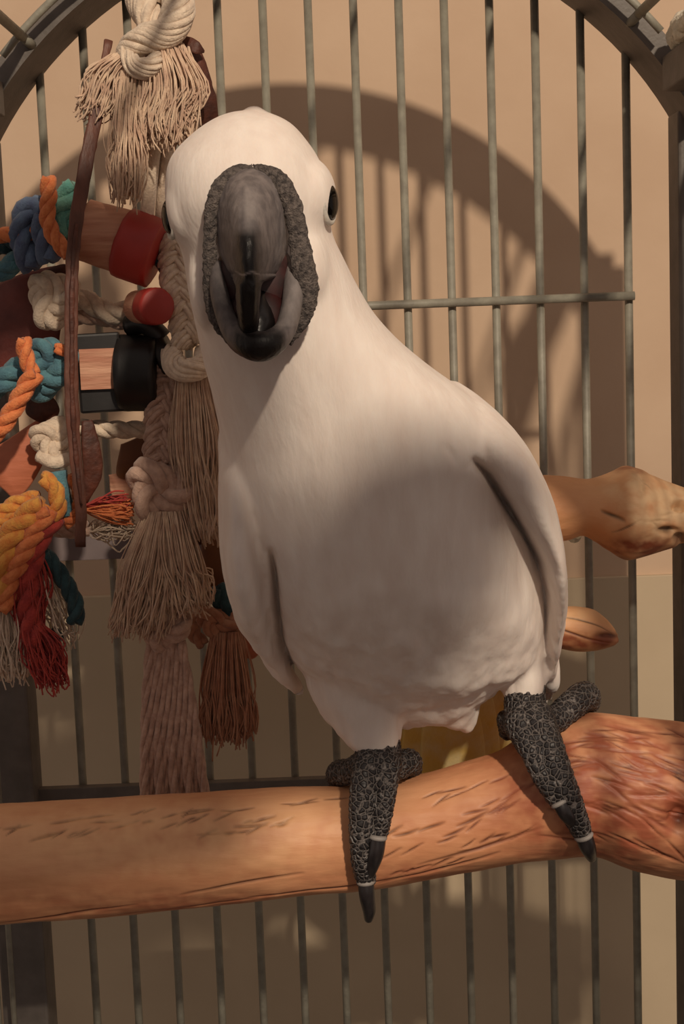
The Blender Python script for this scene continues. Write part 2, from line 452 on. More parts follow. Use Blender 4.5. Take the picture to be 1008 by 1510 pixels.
# ------------------------------------------------------------------ main perch
def branch(rows, Y, nx, seg, amp, grooves, patches, depth=None, off=0.0, paint=None):
    """rows: (px x, top, bottom); returns verts, faces, colours; grooves are gouges along the grain"""
    r = np.array(rows, float)
    xs = np.linspace(r[0, 0], r[-1, 0], nx)
    cc = cr(r, nx * 4)
    top = np.interp(xs, cc[:, 0], cc[:, 1]); bot = np.interp(xs, cc[:, 0], cc[:, 2])
    rings, U, A = [], [], []
    for x, t, b in zip(xs, top, bot):
        c = P(x, (t + b) / 2, Y); h = px((b - t) / 2, Y)
        dep = h if depth is None else depth(x, h)
        ring = []
        for a in np.concatenate([np.linspace(-.25, 2.95, int(seg * .78), endpoint=False), np.linspace(2.95, 2 * math.pi - .25, seg - int(seg * .78), endpoint=False)]):
            d = np.array([0, -math.sin(a) * dep, math.cos(a) * h])   # a = 0 top, 90 deg = front
            q = c + d
            n = mnoise.fractal(Vector((q[0] * 14 + off, q[1] * 34, q[2] * 34)), 1, 2, 4)
            ring.append(c + d * (1 + amp * n))
            U.append(x); A.append(a)
        rings.append(ring)
    v, f = loft(rings)
    U = np.array(U); A = np.array(A)
    n = normals(v, f)
    if (n[seg * 5] @ (v[seg * 5] - v[seg * 5:seg * 6].mean(0))) < 0: n = -n
    col = np.zeros((len(v), 3)); disp = np.zeros(len(v))
    for (x, a, L, wd, dp, sl) in grooves:
        dx = (U - x) / L
        da = (A - a - sl * dx + .018 * np.sin(dx * 1.7 + x))
        da = (da + math.pi) % (2 * math.pi) - math.pi
        g = np.clip(1 - np.abs(dx), 0, 1) ** .5 * np.exp(-(da / wd) ** 2)
        disp = np.maximum(disp, g * dp); col[:, 0] = np.maximum(col[:, 0], np.clip(g * 1.1, 0, 1))
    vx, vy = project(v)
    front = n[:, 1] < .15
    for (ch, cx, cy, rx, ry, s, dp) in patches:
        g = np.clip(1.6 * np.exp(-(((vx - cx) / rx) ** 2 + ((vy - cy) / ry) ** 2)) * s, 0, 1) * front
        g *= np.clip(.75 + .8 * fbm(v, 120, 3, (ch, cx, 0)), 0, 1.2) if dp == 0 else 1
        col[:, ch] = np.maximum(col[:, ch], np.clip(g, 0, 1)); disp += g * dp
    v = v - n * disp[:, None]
    return v, f, col
rows = [(-190, 1196, 1380), (-60, 1188, 1371), (0, 1183, 1363), (150, 1173, 1352), (300, 1166, 1338), (450, 1160, 1322), (520, 1157, 1316), (600, 1143, 1304),
        (680, 1124, 1290), (735, 1108, 1278), (770, 1088, 1272), (820, 1064, 1269), (870, 1051, 1267), (930, 1053, 1287), (1008, 1063, 1299), (1080, 1082, 1286), (1160, 1090, 1270)]
G = []
def gouges(n, x0, x1, a0, a1, L0, L1, dp, sl):
    for _ in range(n):
        x, a = rng.uniform(x0, x1), rng.uniform(a0, a1)
        for k in range(rng.integers(1, 4)):      # they come in broken runs
            L = rng.uniform(L0, L1)
            G.append((x, a, L, rng.uniform(.014, .028), rng.uniform(.5, 1) * dp, rng.uniform(*sl))); x += L * rng.uniform(1.3, 2.4); a += rng.uniform(-.05, .01)
gouges(9, -60, 200, .50, .85, 8, 30, .0013, (-.10, 0))
gouges(13, 200, 470, .45, 1.05, 7, 26, .0013, (-.10, 0))
gouges(18, 560, 740, .60, 2.1, 6, 24, .0013, (-.10, 0))
gouges(52, 810, 1050, .25, 2.1, 14, 48, .0015, (-.05, .16))
for (x, a, L) in ((360, 1.95, 90), (640, 2.15, 90), (100, 2.35, 110), (700, 1.85, 90), (480, 2.3, 120), (240, 2.55, 140)):
    G.append((x, a, L, .03, .0012, -.12))
PT = [(0, 1002, 1207, 16, 18, 1.0, .007), (2, 900, 1170, 170, 130, .75, 0), (2, 770, 1150, 60, 70, .45, 0), (1, 230, 1230, 300, 60, .5, 0), (0, 930, 1262, 60, 22, .3, 0),  # long pale patch at left paints the lit strip into the wood
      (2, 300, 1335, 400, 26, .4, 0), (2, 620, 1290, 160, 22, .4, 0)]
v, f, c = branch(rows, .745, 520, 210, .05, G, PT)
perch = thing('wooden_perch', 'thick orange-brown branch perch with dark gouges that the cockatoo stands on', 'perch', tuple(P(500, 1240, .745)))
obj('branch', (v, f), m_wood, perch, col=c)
for sx, X in ((-1, -190), (1, 1160)):
    p0 = P(X, 1285 if sx < 0 else 1180, .745)
    p1 = np.array([X0 + sx * (HW + .036), p0[1], p0[2]])
    obj('mounting_bolt', sweep(cr([p0, p1], 4), .005, seg=12), m_chrome, perch)
    obj('washer', sweep(cr([p1 - [sx * .010, 0, 0], p1 - [sx * .004, 0, 0]], 2), .018, seg=20), m_chrome, perch)

# ------------------------------------------------------------------ forked perch behind the bird
rows2 = [(560, 760, 850), (640, 725, 828), (720, 705, 812), (790, 699, 803), (830, 701, 799), (855, 705, 791), (872, 705, 797), (895, 698, 812), (922, 686, 825), (945, 690, 823), (968, 704, 817), (1008, 719, 806), (1060, 735, 795), (1085, 755, 780)]
G2 = [(893, 1.55, 17, .05, .0015, .1)]
for i in range(9):
    x = rng.uniform(900, 1060); G2.append((x, rng.uniform(.3, 2.4), rng.uniform(6, 22), rng.uniform(.02, .04), rng.uniform(.0003, .0008), rng.uniform(-.3, .3)))
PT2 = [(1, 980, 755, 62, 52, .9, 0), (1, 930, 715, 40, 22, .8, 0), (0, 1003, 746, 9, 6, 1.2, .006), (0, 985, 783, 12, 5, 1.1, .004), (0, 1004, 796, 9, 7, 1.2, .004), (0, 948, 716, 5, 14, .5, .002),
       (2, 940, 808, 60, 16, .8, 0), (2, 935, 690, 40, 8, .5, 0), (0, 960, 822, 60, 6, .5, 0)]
a_v, a_f, a_c = branch(rows2, .845, 300, 150, .10, G2, PT2, off=3.0)
rows3 = [(600, 800, 870), (690, 850, 925), (760, 876, 945), (820, 892, 956), (850, 893, 961), (875, 898, 960), (892, 910, 956), (904, 924, 952), (911, 936, 947)]
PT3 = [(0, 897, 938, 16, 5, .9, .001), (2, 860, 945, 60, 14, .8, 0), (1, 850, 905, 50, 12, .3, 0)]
b_v, b_f, b_c = branch(rows3, .853, 160, 100, .08, [(840, 1.6, 60, .05, .001, .5), (850, 1.0, 50, .04, .0006, .3)], PT3, off=9.0)
fork = thing('forked_perch', 'pale driftwood perch with knobbly cut end sticking out behind the cockatoo', 'perch', tuple(P(620, 800, .85)))
obj('branch', (a_v, a_f), m_wood2, fork, col=a_c)
obj('side_stub', (b_v, b_f), m_wood2, fork, col=b_c, label='short pointed brown stub')
q = P(848, 800, .885)
obj('washer', sweep(cr([P(600, 800, .86), P(600, 800, .932)], 3), .006, seg=12), m_chrome, fork)
obj('mounting_bolt', sweep(cr([P(846, 780, .86), P(846, 790, .913)], 3), .0045, seg=12), m_chrome, fork)

# ------------------------------------------------------------------ cockatoo
bird = thing('cockatoo', 'white cockatoo with open grey-black beak standing on the thick branch', 'bird', tuple(P(650, 1150, .745)))
body_rows = [  # y, left, right, depth of the centre, half depth
    (165, 360, 386, .690, .006), (171, 332, 406, .690, .017), (184, 306, 430, .689, .026), (205, 279, 450, .688, .033), (235, 253, 470, .686, .039), (270, 245, 481, .685, .043),
    (310, 247, 486, .685, .044), (345, 258, 490, .687, .043), (380, 271, 506, .690, .043), (420, 277, 526, .694, .044), (460, 285, 550, .700, .047),
    (500, 294, 586, .706, .051), (540, 303, 634, .713, .056), (580, 314, 690, .720, .061), (620, 322, 736, .727, .066), (660, 328, 760, .733, .070), (700, 332, 756, .738, .073),
    (740, 340, 762, .742, .075), (780, 346, 774, .745, .076), (820, 354, 786, .748, .076), (860, 366, 797, .750, .074), (900, 382, 803, .753, .070), (940, 404, 800, .756, .063),
    (975, 436, 782, .757, .056), (1000, 470, 740, .757, .047), (1022, 510, 704, .757, .038), (1046, 560, 690, .757, .026), (1062, 610, 684, .757, .012)]
br = cr(np.array(body_rows, float), 150)
rings = []
for (y, l, r_, Yc, hd) in br:
    c = P((l + r_) / 2, y, Yc); a = P(r_, y, Yc) - c
    wd = np.linalg.norm(a); a /= wd
    ring = []
    for th in np.linspace(0, 2 * math.pi, 72, endpoint=False):
        cx, sy = math.cos(th), math.sin(th)
        e = 2 / 2.25
        ring.append(c + a * wd * math.copysign(abs(cx) ** e, cx) + np.array([0, 1, 0]) * hd * math.copysign(abs(sy) ** e, sy))
    rings.append(ring)
parts = [loft(rings)]
def lobe(rows, seg=28, n=60):
    """rows: y_in, x_in, y_out, x_out, depth of centre, half depth"""
    q = cr(np.array(rows, float), n); R_ = []
    for (yi, xi, yo, xo, Yc, hd) in q:
        i_, o_ = P(xi, yi, Yc), P(xo, yo, Yc); c = (i_ + o_) / 2; a = (o_ - i_) / 2
        R_.append([c + a * math.cos(t) + np.array([0, 1, 0]) * hd * math.sin(t) for t in np.linspace(0, 2 * math.pi, seg, endpoint=False)])
    return loft(R_)
# folded wings
parts.append(lobe([(655, 640, 560, 672, .724, .020), (672, 668, 592, 716, .720, .037), (690, 704, 640, 764, .718, .044), (725, 732, 700, 797, .719, .046), (770, 760, 760, 818, .722, .044), (820, 789, 820, 829, .728, .040),
                   (880, 799, 880, 830, .738, .036), (940, 800, 940, 824, .745, .028), (985, 800, 990, 818, .752, .018), (1012, 804, 1014, 814, .757, .008)]))
parts.append(lobe([(640, 370, 640, 322, .735, .022), (700, 392, 700, 323, .731, .040), (760, 396, 760, 323, .731, .046), (820, 399, 820, 327, .731, .048), (880, 403, 880, 340, .735, .044), (930, 412, 935, 366, .748, .036),
                   (975, 426, 975, 396, .752, .024), (1005, 438, 1005, 422, .756, .012), (1021, 443, 1021, 438, .758, .003)]))
# thighs and vent tuft
parts.append(sweep(cr([P(515, 930, .742), P(530, 1010, .738), P(545, 1065, .733), P(556, 1098, .731), P(559, 1112, .731)], 20), cr(np.array([[.026], [.024], [.017], [.0125], [.008]]), 20)[:, 0], seg=24))
parts.append(sweep(cr([P(745, 900, .748), P(763, 950, .742), P(769, 990, .738), P(772, 1020, .736), P(773, 1030, .736)], 20), cr(np.array([[.024], [.019], [.0125], [.0100], [.008]]), 20)[:, 0], seg=24))
parts.append(sweep(cr([P(640, 985, .75), P(662, 1030, .748), P(680, 1058, .748), P(692, 1078, .749)], 16), cr(np.array([[.020], [.0150], [.0085], [.0015]]), 16)[:, 0], seg=18))
parts.append(sweep(cr([P(600, 1000, .748), P(602, 1040, .744), P(596, 1072, .744)], 14), cr(np.array([[.020], [.0130], [.003]]), 14)[:, 0], seg=18))
# brow and cheek swellings round the eye
parts.append(ellipsoid(P(459, 292, .674), (.0110, .020, .017)))
parts.append(ellipsoid(P(276, 308, .674), (.0095, .019, .017)))
parts.append(ellipsoid(P(452, 400, .668), (.011, .020, .020)))
parts.append(ellipsoid(P(304, 415, .676), (.008, .018, .022)))
# crest feathers folded flat on the crown
parts.append(sweep(cr([P(380, 190, .668), P(374, 176, .690), P(366, 186, .725)], 12), cr(np.array([[.006], [.006], [.003]]), 12)[:, 0], seg=12))
bv, bf, bn = remesh(join(*parts), .00155, smooth=7, fac=.5)
vx, vy = project(bv)
front = np.clip((-bn[:, 1] + .25) * 1.6, 0, 1)
disp = np.zeros(len(bv)); dpush = np.zeros(len(bv))
def groove(pts, wpx, depth, prof=None):
    global disp
    d, t = near_poly(vx, vy, pts)
    s = np.sin(np.clip(t * .94 + .03, 0, 1) * math.pi) ** .6
    dpush[:] = np.maximum(dpush, np.exp(-(d / wpx) ** 2) * depth * s * front)
groove([(700, 680), (722, 704), (745, 742), (775, 785), (803, 840)], 5.5, .024)
groove([(800, 832), (806, 900), (806, 960)], 4.0, .006)
groove([(398, 815), (403, 850), (410, 905), (416, 950), (440, 1018)], 5.0, .020)
groove([(655, 655), (668, 672), (672, 685)], 4, .0015)
groove([(690, 690), (706, 680)], 4, .0015)
# soft ruffles, stronger on the belly, and feather scallops
low = np.clip((vy - 800) / 200, 0, 1); mid = np.clip((vy - 540) / 120, 0, 1)
k = bv - _C
n1 = fbm(k * np.array([1, 1, .55]), 42, 3)
n2 = fbm(k * np.array([1, 1, .35]), 150, 3, (5, 1, 2))
disp += n1 * (.0006 + .0022 * low) * mid + n2 * (.00018 + .0007 * low) * (.35 + .65 * mid)
bv = bv + bn * disp[:, None] + dpush[:, None] * np.array([0, 1, 0])
body = obj('body', (bv, bf), m_white, bird)

# tail feathers, yellow below
for i, (x0, x1, tw) in enumerate(((612, 622, -.3), (640, 640, -.15), (664, 668, 0), (690, 690, .15), (716, 708, .3))):
    p = cr([P(x0, 985, .768), P((x0 + x1) / 2, 1050, .784), P(x1, 1120, .806), P(x1, 1185, .828), P((x1 + 650) / 2, 1225, .842)], 20)
    wd = cr(np.array([[.009], [.015], [.018], [.015], [.004]]), 20)[:, 0]
    obj('tail_feather', sweep(p + np.array([0, .002 * abs(i - 2), 0]), .0020, wd, seg=16, up=(0, -1, -.2 + 0 * tw)), m_yellow, bird)
# wing-tip primaries
for (a, b, c_, r_) in (((806, 960), (812, 1000), (811, 1030), .0030), ((803, 965), (806, 1010), (803, 1040), .0028)):
    obj('primary_feather', sweep(cr([P(*a, .755), P(*b, .757), P(*c_, .759)], 14), .0016, cr(np.array([[.004], [r_], [.0006]]), 14)[:, 0], seg=10), m_white, bird)

# --- beak
ub = [(247, 352, 394, .6440), (256, 334, 408, .6360), (272, 320, 419, .6270), (296, 313, 427, .6190), (325, 313, 429, .6120), (352, 317, 427, .6075), (378, 323, 423, .6050), (396, 331, 417, .6045),
      (405, 338, 411, .6045), (412, 343, 398, .6050), (420, 346, 386, .6055), (445, 348, 383, .6075), (468, 350, 382, .6110), (486, 353, 381, .6160), (496, 358, 379, .6205), (501, 364, 374, .6240)]
q = cr(np.array(ub, float), 90); rings = []; C_ = []
NS = 44
for (y, l, r_, Yf) in q:
    mx = 364 + (y - 250) * .004; wl, wr = max(mx - l, 2), max(r_ - mx, 2)
    hook = np.clip((y - 404) / 16, 0, 1)
    back = (.652 if y < 404 else .652 * (1 - hook) + (Yf + .0105) * hook)
    ring = []
    for t in np.linspace(0, 2 * math.pi, NS, endpoint=False):
        cx, sy = math.cos(t), math.sin(t)
        x = mx + (wr if cx > 0 else wl) * cx
        u = abs(cx)
        keel = np.clip((y - 262) / 70, 0, 1)
        fr = (u ** 2.0) * (1 - .25 * keel) + .25 * keel * np.clip((u - .22) / .78, 0, 1) ** .8 * 1.0
        fr = fr * (1 - hook) + hook * u ** 5
        if sy <= 0: Y = Yf + (back - Yf) * np.clip(fr, 0, 1) * .9
        else: Y = back
        ring.append(P(x, y, Y))
        ridge = 1 / (1 + math.exp((u * (wr if cx > 0 else wl) - 17) / 2.2)) if sy <= 0.02 else 0
        blk = ridge * np.clip((y - 334) / 14, 0, 1)
        if y > 404: blk = max(blk, hook * (1 - .5 * np.clip((cx - .8) / .2, 0, 1)))
        C_.append((blk, .55 * math.exp(-((x - 362) / 16) ** 2 - ((y - 305) / 26) ** 2) * (.5 + .5 * math.sin(x * 1.3)), 0))
    rings.append(ring)
v, f = loft(rings); C_ = np.array(C_)
chip = np.exp(-((project(v)[1] - 403 - 2.5 * np.sin(project(v)[0] * .25)) / 1.3) ** 2) * (np.abs(project(v)[0] - 364) < 17)
C_[:, 1] = np.maximum(C_[:, 1], chip * .8); C_[:, 0] *= (1 - chip * .7)
n = normals(v, f)
v = v + n * (fbm(v, 260, 3) * .00035)[:, None]
upper = obj('upper_beak', (v, f), m_beak, bird, col=C_, label='grey upper beak with glossy black ridge')
# lower mandible: a horseshoe scoop
lp = [P(322, 392, .646), P(322, 425, .640), P(331, 462, .634), P(345, 492, .628), P(366, 508, .6225), P(382, 511, .621), P(399, 507, .6225), P(419, 488, .628), P(429, 455, .634), P(433, 420, .640), P(432, 396, .646)]
p = cr(lp, 60)
ra = cr(np.array([[.004], [.0046], [.0048], [.0054], [.0064], [.0068], [.0064], [.0054], [.0052], [.0052], [.0045]]), 60)[:, 0]
v, f = sweep(p, ra, ra * .82, seg=18)
xx, yy = project(v)
blk = np.clip((yy - 478) / 16, 0, 1) * np.clip(1 - (np.abs(xx - 382) - 34) / 8, 0, 1)
blk = np.maximum(blk, .25 * (xx < 345))
lower = obj('lower_beak', (v, f), m_beak, bird, col=np.stack([blk, .25 * (xx > 405) * (yy < 480), 0 * blk], 1), label='grey lower beak with black tip')
obj('scoop', ellipsoid(P(379, 478, .641), (.0150, .011, .0150)), m_mouth, bird, label='dark red inside of the open mouth')
obj('tongue', sweep(cr([P(377, 440, .640), P(379, 480, .632), P(381, 502, .6265)], 14), cr(np.array([[.006], [.0076], [.004]]), 14)[:, 0], seg=18), m_tongue, bird, label='black tongue')
mr = []
obj('mouth', ellipsoid(P(376, 425, .648), (.0185, .012, .022)), m_mouth, bird, label='dark red mouth lining')
# wrinkled skin round the beak
def skin(pts, rad, sq):
    p = cr(pts, 90); r_ = cr(np.array(rad)[:, None], 90)[:, 0]
    v, f = sweep(p, r_ * sq, r_, seg=20, up=(0, -1, 0))
    n = normals(v, f)
    return v + n * (fbm(v, 330, 3) * .0006 + fbm(v, 1300, 2) * .0004)[:, None], f
c1 = skin([P(372, 252, .6445), P(345, 256, .6425), P(322, 278, .640), P(312, 312, .6405), P(309, 350, .642), P(309, 395, .643), P(313, 440, .643), P(325, 478, .642), P(340, 503, .640)], [.0028, .0030, .0032, .0030, .0028, .0030, .0034, .0034, .0015], .6)
c2 = skin([P(372, 252, .6445), P(400, 257, .6420), P(421, 280, .639), P(434, 315, .6385), P(441, 355, .638), P(447, 395, .637), P(451, 432, .638), P(446, 462, .639), P(436, 486, .640), P(426, 508, .641)], [.0028, .0032, .0038, .0040, .0042, .0050, .0052, .0044, .003, .001], .5)
obj('cere', join(c1, c2), m_cere, bird, label='wrinkled grey skin around the beak')

# --- eyes
def eye(c, nrm):
    n = np.array(nrm, float); n /= np.linalg.norm(n)
    t = np.cross([0, 0, 1.0], n); t /= np.linalg.norm(t); u = np.cross(n, t)
    rot = np.stack([t, u, n], 1)
    e = obj('eye', ellipsoid(c, (.0066, .0076, .0034), rot), m_eye, bird, label='black eye')
    ring = np.array([c - n * .0006 + t * .0078 * math.cos(a) + u * .0090 * math.sin(a) for a in np.linspace(0, 2 * math.pi, 41)])
    obj('eyelid', sweep(ring, .0013, .0013, seg=10), m_eyering, bird, label='pale eyelid ring')
eye(P(486, 297, .666), (.955, -.30, .02))
eye(P(250, 319, .670), (-.96, -.28, .0))

# --- feet
def foot(tubes, claws, cuffs=True):
    P_ = []
    for pts, rad in tubes:
        n = 24
        p = cr([P(*a) for a in pts], n); r_ = cr(np.array(rad)[:, None], n)[:, 0]
        v, f = sweep(p, r_, seg=18)
        P_.append((v, f)); e = p[-1]; P_.append(ellipsoid(e, (r_[-1],) * 3, nu=14, nv=9)); P_.append(ellipsoid(p[0], (r_[0],) * 3, nu=14, nv=9))
    v, f, n = remesh(join(*P_), .0008, smooth=3)
    cells = np.array([mnoise.voronoi(Vector(q) * 400)[0] for q in v])
    h = np.clip((cells[:, 1] - cells[:, 0]) * 2.2, 0, 1)
    v = v + n * (h * .0006)[:, None]
    o = obj('foot', (v, f), m_foot, bird, label='scaly dark grey foot')
    for pts, r0 in claws:
        p = cr([P(*a) for a in pts], 20)
        tt = np.linspace(0, 1, 20)
        rr = r0 * 1.12 * (1 - .5 * tt ** 2.2)
        obj('claw', sweep(p, rr, seg=14), m_claw, o, label='black curved claw')
        t = p[1] - p[0]; t /= np.linalg.norm(t)
        obj('claw_cuff', sweep(np.array([p[0] - t * .0006, p[0] + t * .0004, p[0] + t * .0016]), np.array([1.0, 1.22, 1.02]) * r0 * 1.05, seg=16), m_cuff, o)
    return o
foot([([(558, 1092, .732), (557, 1115, .728), (552, 1135, .722)], [.0105, .0112, .0108]),
      ([(545, 1128, .720), (535, 1165, .712), (532, 1220, .7085), (535, 1268, .7105), (539, 1296, .7145)], [.0085, .0062, .0058, .0056, .0048]),
      ([(566, 1130, .720), (569, 1165, .712), (564, 1200, .7095), (559, 1228, .7100)], [.0085, .0050, .0047, .0042]),
      ([(540, 1130, .735), (520, 1137, .742), (500, 1140, .752), (496, 1148, .764)], [.0085, .0066, .0062, .005]),
      ([(570, 1128, .735), (588, 1130, .738), (602, 1124, .744), (606, 1140, .760)], [.0085, .0064, .0066, .005])],
     [([(539, 1300, .7125), (541, 1322, .7120), (544, 1342, .7150), (543, 1356, .7190)], .0036),
      ([(557, 1234, .7060), (554, 1258, .7050), (549, 1276, .7070), (546, 1290, .7100)], .0036)])
foot([([(774, 1012, .738), (774, 1040, .734), (778, 1066, .728)], [.0098, .0102, .0110]),
      ([(790, 1062, .724), (812, 1110, .711), (830, 1160, .7055), (848, 1205, .7065), (858, 1228, .7095)], [.0092, .0070, .0066, .0058, .0046]),
      ([(770, 1068, .724), (783, 1108, .711), (802, 1150, .7055), (820, 1180, .7055)], [.0090, .0056, .0048, .0040]),
      ([(790, 1064, .730), (815, 1062, .734), (838, 1044, .742), (862, 1026, .752), (870, 1036, .764)], [.0095, .0068, .0070, .0072, .005]),
      ([(768, 1060, .732), (752, 1066, .736), (748, 1062, .744), (748, 1080, .756)], [.0085, .0056, .0052, .004])],
     [([(860, 1232, .7075), (865, 1246, .7080), (869, 1256, .7110), (872, 1266, .7160)], .0038),
      ([(824, 1183, .7020), (832, 1197, .7010), (840, 1208, .7025), (846, 1216, .7050)], .0036)])

# ------------------------------------------------------------------ hanging toy
toy = thing('hanging_bird_toy', 'rope toy of cream tassels, painted wood blocks and knotted coloured cords', 'bird toy', tuple(P(180, 500, .83)))
def tp(name, vf, m, label=None, smooth=True, kind=None, parent=None):
    return obj(name, vf, m, parent or toy, smooth=smooth, label=label, kind=kind)
def pp(pts, Y=None):
    return [P(a[0], a[1], a[2] if len(a) > 2 else Y) for a in pts]
def R_(n, Y=.82): return px(n, Y)
# top rope, knot and tassel
Y = .81
tp('rope', rope(pp([(238, -150), (237, -100), (236, -50), (238, 5)], Y), R_(24), strands=3), m_cotton, 'thick cream cotton rope')
tp('knot', join(yarn(pp([(258, -30, .80), (262, 15, .795), (248, 46, .793), (214, 60, .795), (192, 78, .80), (196, 100, .80)]), [R_(18), R_(24), R_(22), R_(22), R_(20), R_(12)], 15),
                yarn(pp([(202, -30, .81), (210, 5, .806), (228, 40, .802), (246, 62, .802), (250, 85, .802)]), [R_(20), R_(22), R_(22), R_(20), R_(14)], 14),
                yarn(pp([(184, 74, .796), (200, 98, .790), (222, 98, .790), (236, 80, .795)]), [R_(10), R_(14), R_(14), R_(10)], 10)), m_cotton, 'cream cotton knot')
tl = tp('tassel', join(tassel((P(190, 80, .80), .010, .007), (P(140, 165, .80), .011, .009), 140, .00042, 0.0025, (P(160, 110, .80), .011, .009)),
                 tassel((P(200, 88, .798), .008, .007), (P(186, 285, .80), .0085, .006), 160, .00042, 0.0031, (P(188, 180, .798), .008, .007))), m_thread, 'frayed cream tassel', kind='stuff')
tp('tassel', join(tassel((P(240, 66, .80), .0105, .008), (P(245, 205, .80), .015, .010), 380, .00042, 0.0025, (P(256, 130, .798), .0165, .011)),
                  tassel((P(262, 70, .80), .006, .006), (P(282, 172, .80), .005, .006), 80, .00042, 0.0019, (P(280, 120, .80), .004, .006)),
                  tassel((P(212, 110, .80), .005, .005), (P(208, 190, .80), .006, .005), 60, .00042, 0.0025)), m_thread, 'frayed pinkish cream tassel', kind='stuff')
tp('cord', sweep(cr(pp([(240, 150, .812), (228, 215, .815), (222, 270, .82), (216, 320, .825)]), 20), R_(16), R_(10), seg=12), m_cotton, 'flat pale cotton cord')
tp('cord', sweep(cr(pp([(250, 150, .818), (246, 215, .82), (240, 270, .825), (236, 325, .83)]), 20), R_(12), R_(8), seg=12), m_cotton)
# leather strips
def strip(pts, w_, t_, m, n=50, label=None, up=(0.35, -1, 0)):
    p = cr(pp(pts), n); ww = cr(np.array([[k] for k in w_]), n)[:, 0]
    v, f = sweep(p, t_, ww, seg=14, up=up, power=4)
    v = v + normals(v, f) * (fbm(v, 160, 3) * .0006)[:, None]
    return tp('leather_strip', (v, f), m, label)
strip([(160, 60, .806), (150, 120, .80), (140, 180, .795), (127, 240, .79), (112, 330, .788), (106, 400, .787), (105, 500, .787), (106, 600, .788), (112, 680, .79), (119, 745, .792), (118, 806, .795)],
      [.002, .0025, .0034, .0036, .0036, .0034, .0034, .0036, .0032, .0030, .0026], .0011, m_leather, 70, 'long narrow brown leather strip')
strip([(113, 330, .7865), (107, 400, .7855), (106, 500, .7855), (107, 600, .7865), (113, 680, .7885), (120, 745, .790)], [.0008, .0012, .0012, .0012, .0012, .0006], .0012, m_leather2, 60)
strip([(262, 50, .815), (282, 85, .815), (296, 120, .818), (306, 155, .822), (308, 200, .83), (300, 260, .84)], [.003, .0065, .006, .0055, .0055, .004], .0012, m_leather2, 40, 'curled dark brown leather strip', (.5, -1, .2))
strip([(266, 58, .812), (288, 70, .809), (300, 76, .812)], [.003, .0035, .0008], .0010, m_leather2, 20)
strip([(128, 620, .82), (134, 660, .82), (136, 700, .822), (124, 740, .824)], [.003, .005, .005, .002], .0015, m_leather2, 24)
# wood barrel with red painted end
def barrel(name, a, b, r0, r1, m, parent=None, flat=0.12, label=None, seg=28):
    p = cr([a, b], 8); rr = np.linspace(r0, r1, 8)
    rr = np.concatenate([[r0 * .90], rr, [r1 * .90]]); d = (b - a) / np.linalg.norm(b - a)
    p = np.vstack([a - d * .0008, p, b + d * .0008])
    v, f = sweep(p, rr, seg=seg)
    v = v + normals(v, f) * (fbm(v, 110, 3) * .0006)[:, None]
    return tp(name, (v, f), m, label, parent=parent)
wb = barrel('wood_barrel', P(122, 338, .824), P(186, 358, .824), R_(44), R_(48), m_block, label='pale wood barrel bead')
barrel('painted_end', P(182, 357, .8235), P(230, 375, .8215), R_(52), R_(51), m_redpaint, parent=wb, label='red painted end')
wb2 = barrel('small_bead', P(205, 453, .835), P(226, 452, .815), R_(25), R_(26), m_block, label='small bead with red end')
barrel('painted_end', P(220, 452, .818), P(232, 452, .806), R_(27), R_(26), m_redpaint, parent=wb2)
# maroon leather, tan slab, dark leather behind
def slab(poly, Y, th, m, label=None, dY=0, name='wood_slab'):
    pts = cr(np.array(poly + [poly[0]], float), 60)[:-1]
    xc = np.mean(pts[:, 0])
    c = np.array([xc, np.mean(pts[:, 1])])
    fr = lambda s, yy: [P(*(c + (q - c) * s), Y + dY * (q[0] - xc) + yy) for q in pts]
    return tp(name, loft([fr(.94, 0), fr(1, .0012), fr(1, th - .0012), fr(.94, th)]), m, label)
slab([(-40, 440), (10, 412), (60, 396), (96, 392), (100, 410), (92, 470), (80, 520), (40, 545), (-40, 560)], .845, .006, m_maroon, 'maroon leather flap', name='leather_flap')
slab([(40, 410), (85, 391), (99, 391), (98, 402), (60, 412)], .842, .004, m_leather2, name='leather_flap')
slab([(-40, 670), (0, 655), (70, 612), (82, 640), (52, 705), (25, 735), (5, 722), (-30, 690)], .832, .008, m_tanblock, 'orange tan wood slab')
slab([(38, 590), (70, 580), (88, 605), (70, 625), (40, 612)], .83, .004, m_leather2, name='leather_flap')
slab([(178, 655), (228, 640), (232, 690), (200, 706), (172, 700)], .87, .008, m_brown, 'brown wood piece')
slab([(160, 700), (210, 695), (230, 730), (170, 735)], .872, .006, m_block)
slab([(296, 770), (330, 745), (345, 850), (338, 880), (302, 880)], .86, .006, m_brown, 'brown wood piece')
slab([(255, 730), (300, 720), (315, 790), (270, 800)], .865, .006, m_leather2, name='leather_flap')
slab([(348, 885), (382, 950), (370, 972), (345, 950)], .862, .005, m_tanblock)
# black painted block with bare wood face
bb = tp('black_block', box(P(148, 549, .842), (R_(66), .024, R_(118)), (0, -.02, .12)), m_black, 'square block painted black', smooth=False)
tp('bare_face', box(P(147, 544, .8285), (R_(58), .003, R_(60)), (0, .0, .12)), m_block, 'bare pinkish wood face', smooth=False, parent=bb)
barrel('black_disc', P(180, 550, .840), P(236, 549, .838), R_(58), R_(57), m_black, label='thick black painted disc', seg=40)
barrel('black_disc', P(236, 530, .838), P(254, 522, .838), R_(40), R_(38), m_black)
tp('black_cord', sweep(cr(pp([(190, 480, .84), (215, 478, .835), (240, 500, .835)]), 12), R_(16), seg=12), m_black)
tp('black_cord', rope(pp([(235, 378, .828), (245, 392, .824), (262, 398, .824)]), R_(12)), m_dteal, 'dark navy cord')
